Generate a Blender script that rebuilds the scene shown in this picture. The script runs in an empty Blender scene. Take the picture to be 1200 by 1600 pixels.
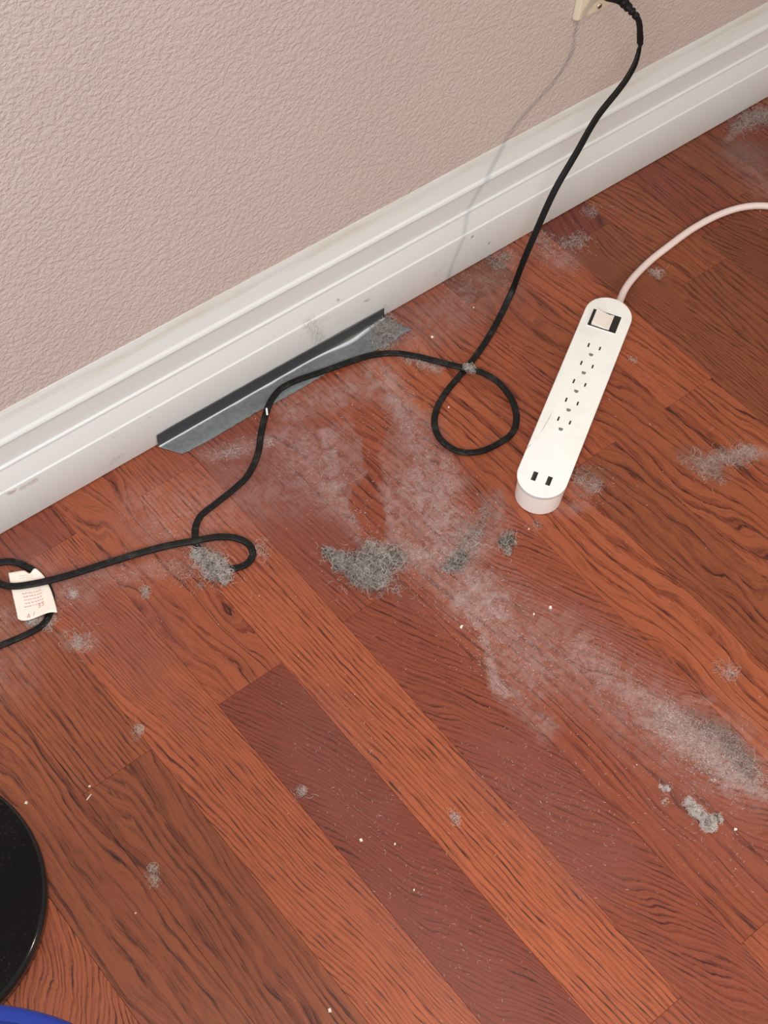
import bpy, math, random
import numpy as np
from mathutils import Vector, Matrix, Euler, noise

scene = bpy.context.scene
COL = scene.collection
# ------------------------------------------------------------------ camera
# world: X along the wall (right), Y into the wall (baseboard front at Y=0), Z up (floor at 0), metres
CAMY, CAMZ, FPX = -0.95138, 1.44, 2421.70
RM = np.array([[0.7735, 0.4915, -0.4001], [-0.6308, 0.6583, -0.4108], [0.0615, 0.5701, 0.8193]])
RX = RM[:, 0] / np.linalg.norm(RM[:, 0])
RY = RM[:, 1] - RX * (RX @ RM[:, 1]); RY /= np.linalg.norm(RY)
RM = np.stack([RX, RY, np.cross(RX, RY)], 1)
cam = bpy.data.cameras.new('camera'); camo = bpy.data.objects.new('camera', cam); COL.objects.link(camo)
mw = Matrix([[*RM[i], (0, CAMY, CAMZ)[i]] for i in range(3)] + [[0, 0, 0, 1]])
camo.matrix_world = mw
cam.sensor_fit = 'VERTICAL'; cam.sensor_height = 32.0; cam.lens = FPX / 1600 * 32.0
cam.clip_start = 0.02
scene.camera = camo

# ------------------------------------------------------------------ light
scene.view_settings.view_transform = 'Standard'
scene.view_settings.look = 'None'
scene.view_settings.gamma = 1.0
scene.view_settings.use_curve_mapping = False
scene.view_settings.exposure = 0.0
world = bpy.data.worlds.new('room_light'); scene.world = world; world.use_nodes = True
world.node_tree.nodes['Background'].inputs[0].default_value = (1.0, 0.96, 0.93, 1)
world.node_tree.nodes['Background'].inputs[1].default_value = 0.29

def area(name, loc, target, sx, sy, power, color, spread=180):
    l = bpy.data.lights.new(name, 'AREA'); l.shape = 'RECTANGLE'; l.size = sx; l.size_y = sy
    l.energy = power; l.color = color; l.spread = math.radians(spread)
    o = bpy.data.objects.new(name, l); COL.objects.link(o); o.location = loc
    o.rotation_euler = (Vector(target) - Vector(loc)).to_track_quat('-Z', 'Y').to_euler()
    return o
# daylight from a window on the left, behind the photographer
area('window_daylight', (-1.1, -1.7, 1.9), (0.4, -0.35, 0.1), 0.9, 1.0, 54, (0.93, 0.97, 1.0))
# ceiling fixture overhead
area('ceiling_fixture', (-0.05, -0.95, 2.4), (0.25, -0.85, 0), 0.45, 0.45, 6.5, (1.0, 0.93, 0.86), 75)
# warm room lamp to the right
area('room_lamp', (1.95, -1.75, 1.25), (1.1, 0.0, 0.2), 0.12, 0.12, 13, (1.0, 0.80, 0.62))

# ------------------------------------------------------------------ helpers
def tag(o, label=None, cat=None, group=None, kind=None):
    if label: o['label'] = label
    if cat: o['category'] = cat
    if group: o['group'] = group
    if kind: o['kind'] = kind
    return o

def empty(name, loc, rz=0):
    o = bpy.data.objects.new(name, None); COL.objects.link(o); o.location = loc
    o.rotation_euler = (0, 0, rz); o.empty_display_size = 0.02
    return o

def mesh(name, V, F, mat, parent=None, smooth=False, mats=None, mi=None):
    me = bpy.data.meshes.new(name)
    me.from_pydata([tuple(map(float, v)) for v in V], [], [tuple(map(int, f)) for f in F])
    for m in (mats or [mat]): me.materials.append(m)
    if mi is not None: me.polygons.foreach_set('material_index', mi)
    if smooth: me.polygons.foreach_set('use_smooth', [True] * len(me.polygons))
    me.update()
    o = bpy.data.objects.new(name, me); COL.objects.link(o)
    if parent: o.parent = parent
    return o

def on_floor(px, py, z=0.0):
    """place on the plane Z=z that was surveyed at this point of the photograph (1200x1600)"""
    d = RM @ np.array([(px - 600) / FPX, -(py - 800) / FPX, -1.0]); t = (z - CAMZ) / d[2]
    return np.array([d[0] * t, CAMY + d[1] * t, z])

def on_wall(px, py, y=0.0):
    d = RM @ np.array([(px - 600) / FPX, -(py - 800) / FPX, -1.0]); t = (y - CAMY) / d[1]
    return np.array([d[0] * t, y, CAMZ + d[2] * t])

class NT:
    """small helper for node trees"""
    def __init__(s, mat):
        mat.use_nodes = True; s.t = mat.node_tree; s.n = s.t.nodes; s.l = s.t.links
        s.bsdf = s.n['Principled BSDF']
    def lk(s, a, b):
        if isinstance(a, (int, float)): b.default_value = a
        elif isinstance(a, (tuple, list)): b.default_value = a
        else: s.l.new(a, b)
    def m(s, op, a, b=0.0, c=None, clamp=False):
        n = s.n.new('ShaderNodeMath'); n.operation = op; n.use_clamp = clamp
        s.lk(a, n.inputs[0]); s.lk(b, n.inputs[1])
        if c is not None: s.lk(c, n.inputs[2])
        return n.outputs[0]
    def v(s, op, a, b=(0, 0, 0)):
        n = s.n.new('ShaderNodeVectorMath'); n.operation = op; s.lk(a, n.inputs[0])
        if op == 'SCALE': s.lk(b, n.inputs['Scale'])
        elif b is not None and op != 'LENGTH': s.lk(b, n.inputs[1])
        return n.outputs['Value'] if op in ('DOT_PRODUCT', 'LENGTH') else n.outputs[0]
    def sep(s, a):
        n = s.n.new('ShaderNodeSeparateXYZ'); s.lk(a, n.inputs[0]); return n.outputs
    def comb(s, x, y, z=0.0):
        n = s.n.new('ShaderNodeCombineXYZ')
        for i, q in enumerate((x, y, z)): s.lk(q, n.inputs[i])
        return n.outputs[0]
    def noise(s, vec, scale, detail=2.0, rough=0.5, dist=0.0, col=False):
        n = s.n.new('ShaderNodeTexNoise'); s.lk(vec, n.inputs['Vector']); n.inputs['Scale'].default_value = scale
        n.inputs['Detail'].default_value = detail; n.inputs['Roughness'].default_value = rough
        n.inputs['Distortion'].default_value = dist
        return n.outputs['Color' if col else 'Fac']
    def rng(s, x, a, b, c=0.0, d=1.0, smooth=False):
        n = s.n.new('ShaderNodeMapRange'); n.interpolation_type = 'SMOOTHSTEP' if smooth else 'LINEAR'
        s.lk(x, n.inputs[0]); n.inputs[1].default_value = a; n.inputs[2].default_value = b
        n.inputs[3].default_value = c; n.inputs[4].default_value = d
        return n.outputs[0]
    def mix(s, f, a, b, mode='MIX'):
        n = s.n.new('ShaderNodeMix'); n.data_type = 'RGBA'; n.blend_type = mode
        s.lk(f, n.inputs[0])
        for q, i in ((a, 6), (b, 7)):
            if isinstance(q, tuple) and len(q) == 3: q = (*q, 1)
            s.lk(q, n.inputs[i])
        return n.outputs[2]
    def attr(s, name):
        n = s.n.new('ShaderNodeAttribute'); n.attribute_type = 'OBJECT'; n.attribute_name = name
        return n.outputs
    def bump(s, h, strength, dist, prev=None):
        n = s.n.new('ShaderNodeBump'); s.lk(h, n.inputs['Height']); n.inputs['Strength'].default_value = strength
        n.inputs['Distance'].default_value = dist
        if prev: s.l.new(prev, n.inputs['Normal'])
        return n.outputs[0]
    def pos(s): return s.n.new('ShaderNodeNewGeometry').outputs['Position']
    def obj(s): return s.n.new('ShaderNodeTexCoord').outputs['Object']
    def blobs(s, p, items):
        """soft-edged strokes a..b of radius r (metres); the result is the largest of them"""
        acc = None
        for a, b, r, soft, st in items:
            if acc is not None:      # evaluate the strokes one after another (keeps the shader's working memory small)
                p = s.v('ADD', p, s.v('SCALE', (1e-9, 1e-9, 1e-9), acc))
            ba = np.array(b, float) - np.array(a, float); L2 = float(ba @ ba)
            pa = s.v('SUBTRACT', p, tuple(map(float, a)))
            if L2 > 1e-8:
                h = s.m('MULTIPLY', s.v('DOT_PRODUCT', pa, tuple(map(float, ba))), 1 / L2, clamp=True)
                pa = s.v('SUBTRACT', pa, s.v('SCALE', tuple(map(float, ba)), h))
            d = s.v('LENGTH', pa)
            k = s.rng(d, max(r - soft, 0), r + soft, st, 0.0, True)
            acc = k if acc is None else s.m('MAXIMUM', acc, k)
        return 0.0 if acc is None else acc

def simple(name, color, rough=0.5, metal=0.0, coat=0.0, spec=0.5):
    m = bpy.data.materials.new(name); t = NT(m)
    t.bsdf.inputs['Base Color'].default_value = (*color, 1); t.bsdf.inputs['Roughness'].default_value = rough
    t.bsdf.inputs['Metallic'].default_value = metal; t.bsdf.inputs['Coat Weight'].default_value = coat
    t.bsdf.inputs['Specular IOR Level'].default_value = spec
    return m, t

# ------------------------------------------------------------------ materials: wall, baseboard
WALL, t = simple('painted_orange_peel_wall', (0.60, 0.475, 0.43), 0.65)
p = t.pos()
n1 = t.noise(t.v('MULTIPLY', p, (1, 1, 1.15)), 215, 2.5, 0.55, 0.35)
n2 = t.noise(p, 420, 2, 0.5)
n3 = t.noise(p, 3.0, 2)
h = t.m('ADD', t.rng(n1, 0.30, 0.68, 0, 1, True), t.m('MULTIPLY', n2, 0.25))
t.lk(t.mix(t.rng(n3, 0.3, 0.7), (0.58, 0.49, 0.455), (0.62, 0.525, 0.485)), t.bsdf.inputs['Base Color'])
t.lk(t.bump(h, 0.62, 0.0012), t.bsdf.inputs['Normal'])

BASEB, t = simple('white_gloss_baseboard_paint', (0.82, 0.82, 0.80), 0.32)
p = t.pos(); xyz = t.sep(p); z = xyz[2]
brush = t.noise(t.v('MULTIPLY', p, (6, 1, 900)), 1.0, 3, 0.6)
stain = t.noise(t.v('MULTIPLY', p, (9, 1, 90)), 1.0, 3, 0.6)
top = t.rng(z, 0.148, 0.160)
col = t.mix(t.m('MULTIPLY', t.rng(stain, 0.45, 0.62), t.m('MULTIPLY', top, 0.55)), (0.735, 0.755, 0.745), (0.66, 0.62, 0.50))
pw = t.v('ADD', p, t.v('SCALE', t.v('SUBTRACT', t.noise(p, 120, 3, 0.6, col=True), (.5, .5, .5)), 0.010))
def wb(x0, y0, x1, y1, r, soft, st):
    a, b = on_wall(x0, y0), on_wall(x1, y1); return (a, b, r, soft, st)
chips = t.blobs(pw, [wb(512, 476, 538, 470, .0022, .001, 1), wb(569, 471, 577, 468, .0015, .001, 1),
                     wb(15, 771, 24, 767, .002, .001, .9), wb(33, 763, 56, 750, .0028, .0015, .6)])
scuff = t.blobs(pw, [wb(484, 505, 500, 530, .008, .006, .8), wb(500, 500, 512, 498, .004, .004, .5),
                     wb(470, 525, 530, 488, .001, .001, .6), wb(172, 725, 190, 712, .004, .003, .5),
                     wb(118, 680, 126, 676, .001, .0006, .9), wb(230, 655, 235, 652, .0012, .0006, .9),
                     wb(600, 480, 606, 486, .003, .003, .7), wb(680, 430, 690, 420, .003, .003, .4),
                     wb(0, 774, 12, 770, .002, .002, .6), wb(176, 683, 182, 681, .001, .0006, .7)])
sc = t.m('MULTIPLY', scuff, t.rng(t.noise(t.v('MULTIPLY', p, (1, 1, .4)), 420, 3, .7), 0.42, 0.6))
holes = t.blobs(p, [wb(675, 352, 675, 352, .0018, .0008, 1), wb(738, 370, 738, 370, .002, .0008, 1),
                    wb(764, 380, 764, 380, .0018, .0008, 1), wb(178, 603, 180, 604, .0012, .0006, 1),
                    wb(861, 343, 862, 345, .0016, .0008, .7)])
col = t.mix(t.m('MULTIPLY', chips, 0.75), col, (0.42, 0.33, 0.28))
col = t.mix(t.m('MULTIPLY', sc, 0.7), col, (0.30, 0.29, 0.28))
col = t.mix(t.m('MULTIPLY', holes, 0.7), col, (0.16, 0.13, 0.11))
t.lk(col, t.bsdf.inputs['Base Color'])
hh = t.m('ADD', t.m('MULTIPLY', brush, t.m('MULTIPLY_ADD', top, 1.2, 0.12)), t.m('MULTIPLY', t.noise(p, 60, 2), 0.35))
t.lk(t.bump(hh, 0.35, 0.0009), t.bsdf.inputs['Normal'])

# ------------------------------------------------------------------ material: oak planks with dust
X0, PW = 0.163792, 0.0824872          # first seam and plank width, surveyed
def fb(x0, y0, x1, y1, r, soft, st):
    return (on_floor(x0, y0), on_floor(x1, y1), r / 1400, soft / 1400, st)
DUST = [fb(600, 590, 700, 760, 28, 26, .66), fb(650, 760, 720, 850, 42, 26, .75), fb(600, 862, 715, 878, 26, 20, .8),
    fb(712, 905, 765, 950, 34, 22, .85), fb(765, 960, 840, 1050, 44, 30, .42), fb(715, 920, 790, 1085, 7, 8, .8),
    fb(910, 1020, 1000, 1090, 26, 30, .62), fb(1030, 1115, 1140, 1210, 30, 26, .85), fb(1130, 1190, 1190, 1235, 16, 14, .9),
    fb(460, 690, 530, 780, 38, 34, .52), fb(330, 712, 420, 690, 16, 16, .45), fb(520, 680, 525, 770, 18, 12, .62),
    fb(450, 640, 580, 600, 26, 20, .5), fb(540, 790, 575, 835, 14, 14, .5), fb(230, 790, 330, 860, 26, 30, .28),
    fb(10, 960, 120, 930, 24, 24, .34), fb(120, 905, 290, 880, 18, 18, .30), fb(850, 385, 885, 410, 20, 24, .42),
    fb(690, 470, 800, 400, 16, 24, .30), fb(1140, 205, 1200, 178, 9, 10, .7), fb(1160, 240, 1200, 300, 30, 30, .30),
    fb(1105, 722, 1180, 708, 14, 14, .55), fb(905, 765, 925, 750, 12, 12, .40), fb(880, 800, 905, 790, 10, 14, .35),
    fb(630, 552, 690, 575, 6, 8, .5), fb(100, 1005, 150, 1000, 10, 10, .35), fb(780, 790, 760, 850, 20, 24, .5),
    fb(600, 770, 640, 840, 22, 16, .55), fb(870, 620, 950, 560, 8, 10, .1), fb(800, 1090, 850, 1140, 14, 18, .4),
    fb(1040, 1090, 1110, 1100, 10, 14, .35), fb(560, 700, 640, 800, 60, 50, .36), fb(260, 820, 440, 760, 60, 60, .28),
    fb(700, 900, 1150, 1200, 60, 60, .34), fb(0, 1050, 60, 900, 40, 40, .2), fb(760, 440, 640, 520, 50, 50, .28)]
GREY_DUST = [fb(1085, 1130, 1170, 1195, 17, 14, .80), fb(770, 800, 715, 880, 12, 14, .55), fb(1075, 712, 1120, 735, 18, 16, .45),
    fb(1120, 215, 1160, 200, 10, 10, .5), fb(775, 415, 790, 400, 10, 12, .5), fb(910, 730, 940, 740, 14, 16, .4), fb(1150, 230, 1200, 240, 30, 30, .5)]
HAZE = [fb(30, 860, 60, 900, 40, 40, .6), fb(130, 920, 230, 1030, 55, 50, .75), fb(240, 1040, 300, 1120, 20, 40, .35),
    fb(400, 720, 520, 820, 100, 80, .75), fb(640, 480, 800, 470, 50, 60, .65), fb(480, 1120, 560, 1260, 55, 40, .5),
    fb(600, 1380, 760, 1560, 50, 50, .42), fb(800, 1190, 930, 1340, 60, 50, .70), fb(1060, 1250, 1200, 1330, 55, 60, .45),
    fb(900, 1000, 1060, 1160, 60, 60, .30), fb(340, 850, 500, 900, 30, 60, .3), fb(1150, 240, 1230, 260, 60, 60, .5),
    fb(700, 760, 740, 700, 20, 20, .25), fb(240, 700, 300, 780, 30, 30, .25), fb(880, 400, 830, 430, 60, 60, .35), fb(620, 650, 690, 760, 40, 40, .4)]
WIPED = [fb(576, 655, 590, 690, 22, 4, 1), fb(590, 690, 572, 765, 15, 4, 1), fb(572, 765, 592, 835, 18, 4, 1),
    fb(735, 635, 760, 670, 44, 16, .9), fb(700, 905, 660, 940, 30, 14, .5)]
def near(tb, xa, xb, ya, yb):
    # only the strokes that reach this plank
    out = []
    for st in tb:
        a, b, r, soft, k = st; w = r + soft + 0.02; n_ = 24
        for i in range(n_ + 1):
            q = a + (b - a) * (i / n_)
            if xa - w < q[0] < xb + w and ya - w < q[1] < yb + w: out.append(st); break
    return out
OAKS = {}
def make_oak(xa, xb, ya, yb):
    key = tuple(tuple(id(q) for q in near(tb, xa, xb, ya, yb)) for tb in (DUST, GREY_DUST, HAZE, WIPED))
    if key in OAKS: return OAKS[key]
    m = bpy.data.materials.new('stained_oak_plank'); t = NT(m)
    loc = t.obj(); seed = t.attr('grain_seed')[2]; dens = t.attr('grain_density')[2]
    slant = t.attr('grain_slant')[2]; warp = t.attr('grain_warp')[2]; tone = t.attr('wood_tone')[2]; arch = t.attr('grain_arch')[2]
    xyz = t.sep(loc); x, y = xyz[0], xyz[1]
    sv = t.m('MULTIPLY', seed, 7.31)
    nA = t.noise(t.comb(t.m('MULTIPLY', x, 14), t.m('MULTIPLY', y, 4.5), sv), 1.0, 1.5, 0.5)
    nB = t.noise(t.comb(t.m('MULTIPLY', x, 55), t.m('MULTIPLY', y, 16), sv), 1.0, 2, 0.55)
    nC = t.noise(t.comb(t.m('MULTIPLY', x, 420), t.m('MULTIPLY', y, 42), sv), 1.0, 2, 0.6)
    u = t.m('ADD', x, t.m('MULTIPLY', slant, y))
    u = t.m('ADD', u, t.m('MULTIPLY', arch, t.m('MULTIPLY', t.m('ADD', x, 0.012), t.m('ADD', x, 0.012))))
    u = t.m('ADD', u, t.m('MULTIPLY', warp, t.m('SUBTRACT', nA, 0.5)))
    u = t.m('ADD', u, t.m('MULTIPLY', t.m('MULTIPLY_ADD', warp, 0.05, 0.005), t.m('SUBTRACT', nB, 0.5)))
    ring = t.m('ADD', t.m('MULTIPLY', u, dens), t.m('MULTIPLY', t.m('SUBTRACT', nC, 0.5), 0.55))
    ring = t.m('ADD', ring, t.m('MULTIPLY', t.noise(t.comb(t.m('MULTIPLY', u, 45), sv, 0.0), 1.0, 1), 2.5))
    fr = t.m('FRACT', ring)
    nW = t.noise(t.comb(t.m('MULTIPLY', x, 40), t.m('MULTIPLY', y, 9), t.m('ADD', sv, 3.0)), 1.0, 2)
    band = t.m('MULTIPLY', t.m('SUBTRACT', 1.0, t.rng(fr, 0.10, 0.52, 0, 1, True)), t.rng(fr, 0.0, 0.07))
    band = t.m('MULTIPLY', band, t.rng(nW, 0.30, 0.60, 0.35, 1.0))
    pv = t.comb(t.m('MULTIPLY', u, 620), t.m('MULTIPLY', y, 30), sv)
    pore = t.rng(t.noise(pv, 1.0, 2, 0.6), 0.50, 0.62, 0, 1)
    pore = t.m('MULTIPLY', pore, t.m('MULTIPLY_ADD', band, 0.75, 0.30))
    fib = t.noise(t.comb(t.m('MULTIPLY', u, 330), t.m('MULTIPLY', y, 9), sv), 1.0, 3, 0.65)
    big = t.noise(t.comb(t.m('MULTIPLY', x, 9), t.m('MULTIPLY', y, 3), t.m('ADD', sv, 9.0)), 1.0, 2)
    # wood tone 0 = brown, .5 = orange, 1 = deep red
    c_light = t.mix(t.rng(tone, 0.5, 1.0), t.mix(t.rng(tone, 0.0, 0.5), (0.185, 0.057, 0.023), (0.385, 0.104, 0.044)), (0.168, 0.038, 0.025))
    c_dark = t.mix(t.rng(tone, 0.5, 1.0), t.mix(t.rng(tone, 0.0, 0.5), (0.085, 0.018, 0.010), (0.145, 0.024, 0.010)), (0.085, 0.014, 0.010))
    c = t.mix(t.rng(fib, 0.3, 0.7), t.mix(0.72, c_dark, c_light), c_light)
    c = t.mix(t.m('MULTIPLY', t.rng(big, 0.35, 0.7), 0.35), c, t.mix(0.5, c_light, c_dark))
    c = t.mix(t.m('MULTIPLY', band, 0.80), c, c_dark)
    c = t.mix(t.m('MULTIPLY', pore, 0.92), c, (0.028, 0.006, 0.004))
    # dust ------------------------------------------------
    wp = t.pos()
    wpf = t.v('MULTIPLY', wp, (1, 1, 0))
    wq = t.v('ADD', wpf, t.v('SCALE', t.v('SUBTRACT', t.noise(wp, 14, 4, 0.6, col=True), (.5, .5, .5)), 0.060))
    wq = t.v('MULTIPLY', wq, (1, 1, 0))
    D, DG, HZ, CL = [t.blobs(wq, near(tb, xa, xb, ya, yb)) for tb in (DUST, GREY_DUST, HAZE, WIPED)]
    CLEAN = t.m('SUBTRACT', 1.0, CL)
    gr = t.noise(wp, 480, 3, 0.75, 1.6)
    gr2 = t.noise(wp, 70, 4, 0.65, 1.0)
    d = t.m('MULTIPLY', t.m('MULTIPLY', D, CLEAN), t.rng(t.m('MULTIPLY_ADD', gr2, 0.55, t.m('MULTIPLY', gr, 0.45)), 0.42, 0.56, 0.16, 1.0))
    hz = t.m('MULTIPLY', t.m('MULTIPLY', HZ, CLEAN), t.rng(gr2, 0.3, 0.65, 0.65, 1.0))
    c = t.mix(t.m('MULTIPLY', hz, 0.74), c, (0.165, 0.046, 0.036))
    c = t.mix(t.m('MULTIPLY', d, 0.82), c, (0.44, 0.325, 0.31))
    c = t.mix(t.m('MULTIPLY', t.m('MULTIPLY', DG, t.rng(gr2, 0.3, 0.6, 0.4, 1.0)), 0.75), c, (0.12, 0.085, 0.07))
    t.lk(c, t.bsdf.inputs['Base Color'])
    rgh = t.m('ADD', t.m('MULTIPLY_ADD', t.noise(wp, 9, 3), 0.10, 0.34), t.m('MULTIPLY', t.m('MAXIMUM', d, hz), 0.28))
    t.lk(rgh, t.bsdf.inputs['Roughness'])
    t.bsdf.inputs['Specular IOR Level'].default_value = 0.45
    hgt = t.m('SUBTRACT', 1.0, t.m('ADD', t.m('MULTIPLY', pore, 0.7), t.m('MULTIPLY', band, 0.35)))
    nb = t.bump(hgt, 0.30, 0.0004)
    t.lk(t.bump(t.m('MULTIPLY', gr, d), 0.5, 0.0008, nb), t.bsdf.inputs['Normal'])
    OAKS[key] = m
    return m

SUB, _ = simple('dark_subfloor', (0.03, 0.012, 0.008), 0.9)

# ------------------------------------------------------------------ structure: wall, baseboard, floor
WY = 0.0165
wall = mesh('wall_back', [(-1.6, WY, 0), (3.4, WY, 0), (3.4, WY, 2.6), (-1.6, WY, 2.6), (-1.6, WY + .1, 0), (3.4, WY + .1, 0), (3.4, WY + .1, 2.6), (-1.6, WY + .1, 2.6)],
            [(0, 1, 2, 3), (5, 4, 7, 6), (4, 0, 3, 7), (1, 5, 6, 2), (3, 2, 6, 7), (4, 5, 1, 0)], WALL)
tag(wall, 'pinkish beige wall with fine orange peel texture', kind='structure')

prof = [(0.0006, 0.0015), (0.0, 0.003), (0.0, 0.0655), (0.0003, 0.0668), (0.0012, 0.0674), (0.0020, 0.0680)]
for i in range(11):                      # ogee leaning back above the flat
    a = i / 10; prof.append((0.0022 + 0.0068 * a ** 1.15, 0.0690 + 0.0235 * a))
prof += [(0.0092, 0.0934), (0.0080, 0.0942), (0.0076, 0.0955), (0.0080, 0.0970), (0.0092, 0.0978), (0.0102, 0.0984),
         (0.0104, 0.1000), (0.0104, 0.1290), (0.0096, 0.1302), (0.0084, 0.1312), (0.0078, 0.1330), (0.0082, 0.1352), (0.0096, 0.1374),
         (0.0108, 0.1386), (0.0112, 0.1395), (0.0114, 0.1425), (0.0120, 0.1440), (0.0122, 0.1475), (0.0129, 0.1490), (0.0131, 0.1545), (0.0138, 0.1560),
         (0.0142, 0.1640), (0.0150, 0.1700), (0.0160, 0.1735), (WY + .001, 0.1738)]
xs = np.linspace(-1.6, 3.4, 240); V = []; Fc = []
n = len(prof)
for x_ in xs:
    for (yy, zz) in prof:
        w_ = 0.0006 * noise.noise(Vector((x_ * 5, zz * 3, 1))) if zz > .15 else 0
        V.append((x_, yy, zz + w_))
for i in range(len(xs) - 1):
    for j in range(n - 1):
        a = i * n + j; Fc.append((a, a + n, a + n + 1, a + 1))
bb = mesh('baseboard_back', V, Fc, BASEB)
bb.data.polygons.foreach_set('use_smooth', [True] * len(bb.data.polygons))
try:
    bb.data.set_sharp_from_angle(angle=math.radians(28))
except Exception: pass
tag(bb, 'white moulded baseboard with fluted profile, chips and scuffs', kind='structure')

floor = mesh('floor', [(-1.6, -2.4, -0.013), (3.4, -2.4, -0.013), (3.4, 0.12, -0.013), (-1.6, 0.12, -0.013),
                       (-1.6, -2.4, -0.03), (3.4, -2.4, -0.03), (3.4, 0.12, -0.03), (-1.6, 0.12, -0.03)],
             [(0, 1, 2, 3), (7, 6, 5, 4), (0, 4, 5, 1), (1, 5, 6, 2), (2, 6, 7, 3), (3, 7, 4, 0)], SUB)
tag(floor, 'reddish oak plank floor with drifts of dust', kind='structure')

def plank_mesh(L):
    g = 0.00010; c_ = 0.00028; T = 0.0128
    w = PW / 2 - g; l = L / 2 - g * .8
    V = [(-w, -l, -T), (w, -l, -T), (w, l, -T), (-w, l, -T), (-w, -l, -c_), (w, -l, -c_), (w, l, -c_), (-w, l, -c_),
         (-w + c_ * .7, -l + c_ * .7, 0), (w - c_ * .7, -l + c_ * .7, 0), (w - c_ * .7, l - c_ * .7, 0), (-w + c_ * .7, l - c_ * .7, 0)]
    F = [(3, 2, 1, 0)]
    for a in (0, 4):
        for i in range(4): j = (i + 1) % 4; F.append((a + i, a + j, a + 4 + j, a + 4 + i))
    F.append((8, 9, 10, 11))
    me = bpy.data.meshes.new('plank'); me.from_pydata(V, [], F); me.materials.append(SUB); me.update()
    return me
cache = {}
rnd = random.Random(4)
# (column, rank from the wall) -> tone, density, slant, warp, arch, seed
SPEC = {
    (-1, 1): (.50, 150, -.55, .10, 3.0, 3), (-1, 0): (.3, 90, .1, .05, 0, 5),
    (0, 1): (.22, 62, .05, .055, 0, 11), (0, 2): (.3, 60, .05, .05, 0, 12), (0, 0): (.6, 120, .1, .03, 0, 13),
    (1, 0): (.25, 170, .03, .012, 0, 21), (1, 1): (.18, 62, .02, .13, 2, 22),
    (2, 0): (.8, 100, .1, .04, 0, 31), (2, 1): (.52, 210, .10, .035, 1.0, 32), (2, 2): (.5, 180, .1, .05, 1, 33),
    (3, 0): (.62, 70, .10, .17, 4, 41), (3, 1): (.92, 190, .42, .05, 0, 42),
    (4, 0): (.6, 190, .05, .02, 0, 51), (4, 1): (.52, 175, .04, .016, 0, 52), (4, 2): (.7, 140, .1, .02, 0, 53),
    (5, 0): (.78, 160, .10, .03, 0, 61), (5, 1): (.82, 165, .42, .05, 0, 62),
    (6, 0): (.7, 120, .1, .05, 0, 71), (6, 1): (.74, 85, .08, .06, 1.0, 72), (6, 2): (.6, 120, .1, .04, 0, 73),
    (7, 0): (.7, 150, .1, .05, 0, 81), (7, 1): (.72, 170, .40, .055, -2.5, 82),
    (8, 1): (.47, 60, .03, .08, 0, 91), (8, 0): (.7, 100, .1, .05, 0, 92),
    (9, 1): (.22, 60, .10, .13, 3, 101), (9, 0): (.6, 110, .1, .06, 0, 102),
    (10, 1): (.35, 75, .15, .08, 0, 111), (11, 1): (.40, 80, .12, .09, 0, 121), (11, 0): (.5, 90, .1, .06, 0, 122),
}
for k in range(-21, 38):
    odd = k % 2 != 0
    js = [0.0145, -0.0475, -0.829, -1.61, -2.38] if not odd else [0.0145, -0.3150, -1.10, -1.88, -2.38]
    if k > 12 or k < -2:
        q = [0, .13, -.09, .2][k % 4]; js = [js[0]] + [j + q for j in js[1:-1] if j + q < -0.1] + [js[-1]]
    for r in range(len(js) - 1):
        L = round(js[r] - js[r + 1], 4)
        if L not in cache: cache[L] = plank_mesh(L)
        o = bpy.data.objects.new('plank', cache[L]); COL.objects.link(o); o.parent = floor
        o.location = (X0 + (k + .5) * PW, (js[r] + js[r + 1]) / 2, -rnd.random() * 0.00015)
        o.material_slots[0].link = 'OBJECT'
        o.material_slots[0].material = make_oak(X0 + k * PW, X0 + (k + 1) * PW, js[r + 1], js[r])
        sp = SPEC.get((k, r))
        if sp is None:
            sp = ((rnd.choice([.05, .15, .25, .85, .95]) if k > 8 else rnd.uniform(.1, .85)), rnd.choice([70, 90, 120, 160, 180]), rnd.uniform(-.1, .3), rnd.uniform(.02, .09), rnd.choice([0, 0, 2, -2]), rnd.random() * 300 + 200)
        for nm, v_ in zip(('wood_tone', 'grain_density', 'grain_slant', 'grain_warp', 'grain_arch', 'grain_seed'), sp): o[nm] = float(v_)

# ------------------------------------------------------------------ materials: things
WHITE, t = simple('white_plastic', (0.87, 0.86, 0.80), 0.38)
nn = t.noise(t.obj(), 35, 4, .6)
t.lk(t.mix(t.rng(nn, .45, .7), (0.89, 0.89, 0.86), (0.83, 0.83, 0.79)), t.bsdf.inputs['Base Color'])
WHITE2, t = simple('white_plastic_body', (0.84, 0.76, 0.73), 0.42)
SWITCH, _ = simple('glossy_cream_switch', (0.82, 0.75, 0.68), 0.22)
SLOT, _ = simple('dark_slot', (0.015, 0.015, 0.012), 0.5)
HOLE, _ = simple('grey_socket_hole', (0.20, 0.19, 0.16), 0.5)
WCORD, _ = simple('white_cord_vinyl', (0.80, 0.66, 0.62), 0.42)
CRACK, _ = simple('black_hairline', (0.03, 0.03, 0.03), 0.8)
BCORD, t = simple('dusty_black_vinyl', (0.006, 0.005, 0.005), 0.5, spec=.22)
dn = t.noise(t.pos(), 90, 4, .7); dn2 = t.noise(t.pos(), 900, 2, .7)
dd = t.m('MULTIPLY', t.rng(dn, .50, .72), t.rng(dn2, .4, .7))
zz = t.rng(t.sep(t.pos())[2], 0.02, 0.008)
t.lk(t.mix(t.m('MULTIPLY', t.m('MULTIPLY', dd, zz), .30), (0.008, 0.007, 0.007), (0.25, 0.23, 0.22)), t.bsdf.inputs['Base Color'])
PLATE, _ = simple('ivory_cover_plate', (0.80, 0.72, 0.55), 0.35)
METAL, _ = simple('dull_screw_metal', (0.55, 0.52, 0.46), 0.35, 1.0)
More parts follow.
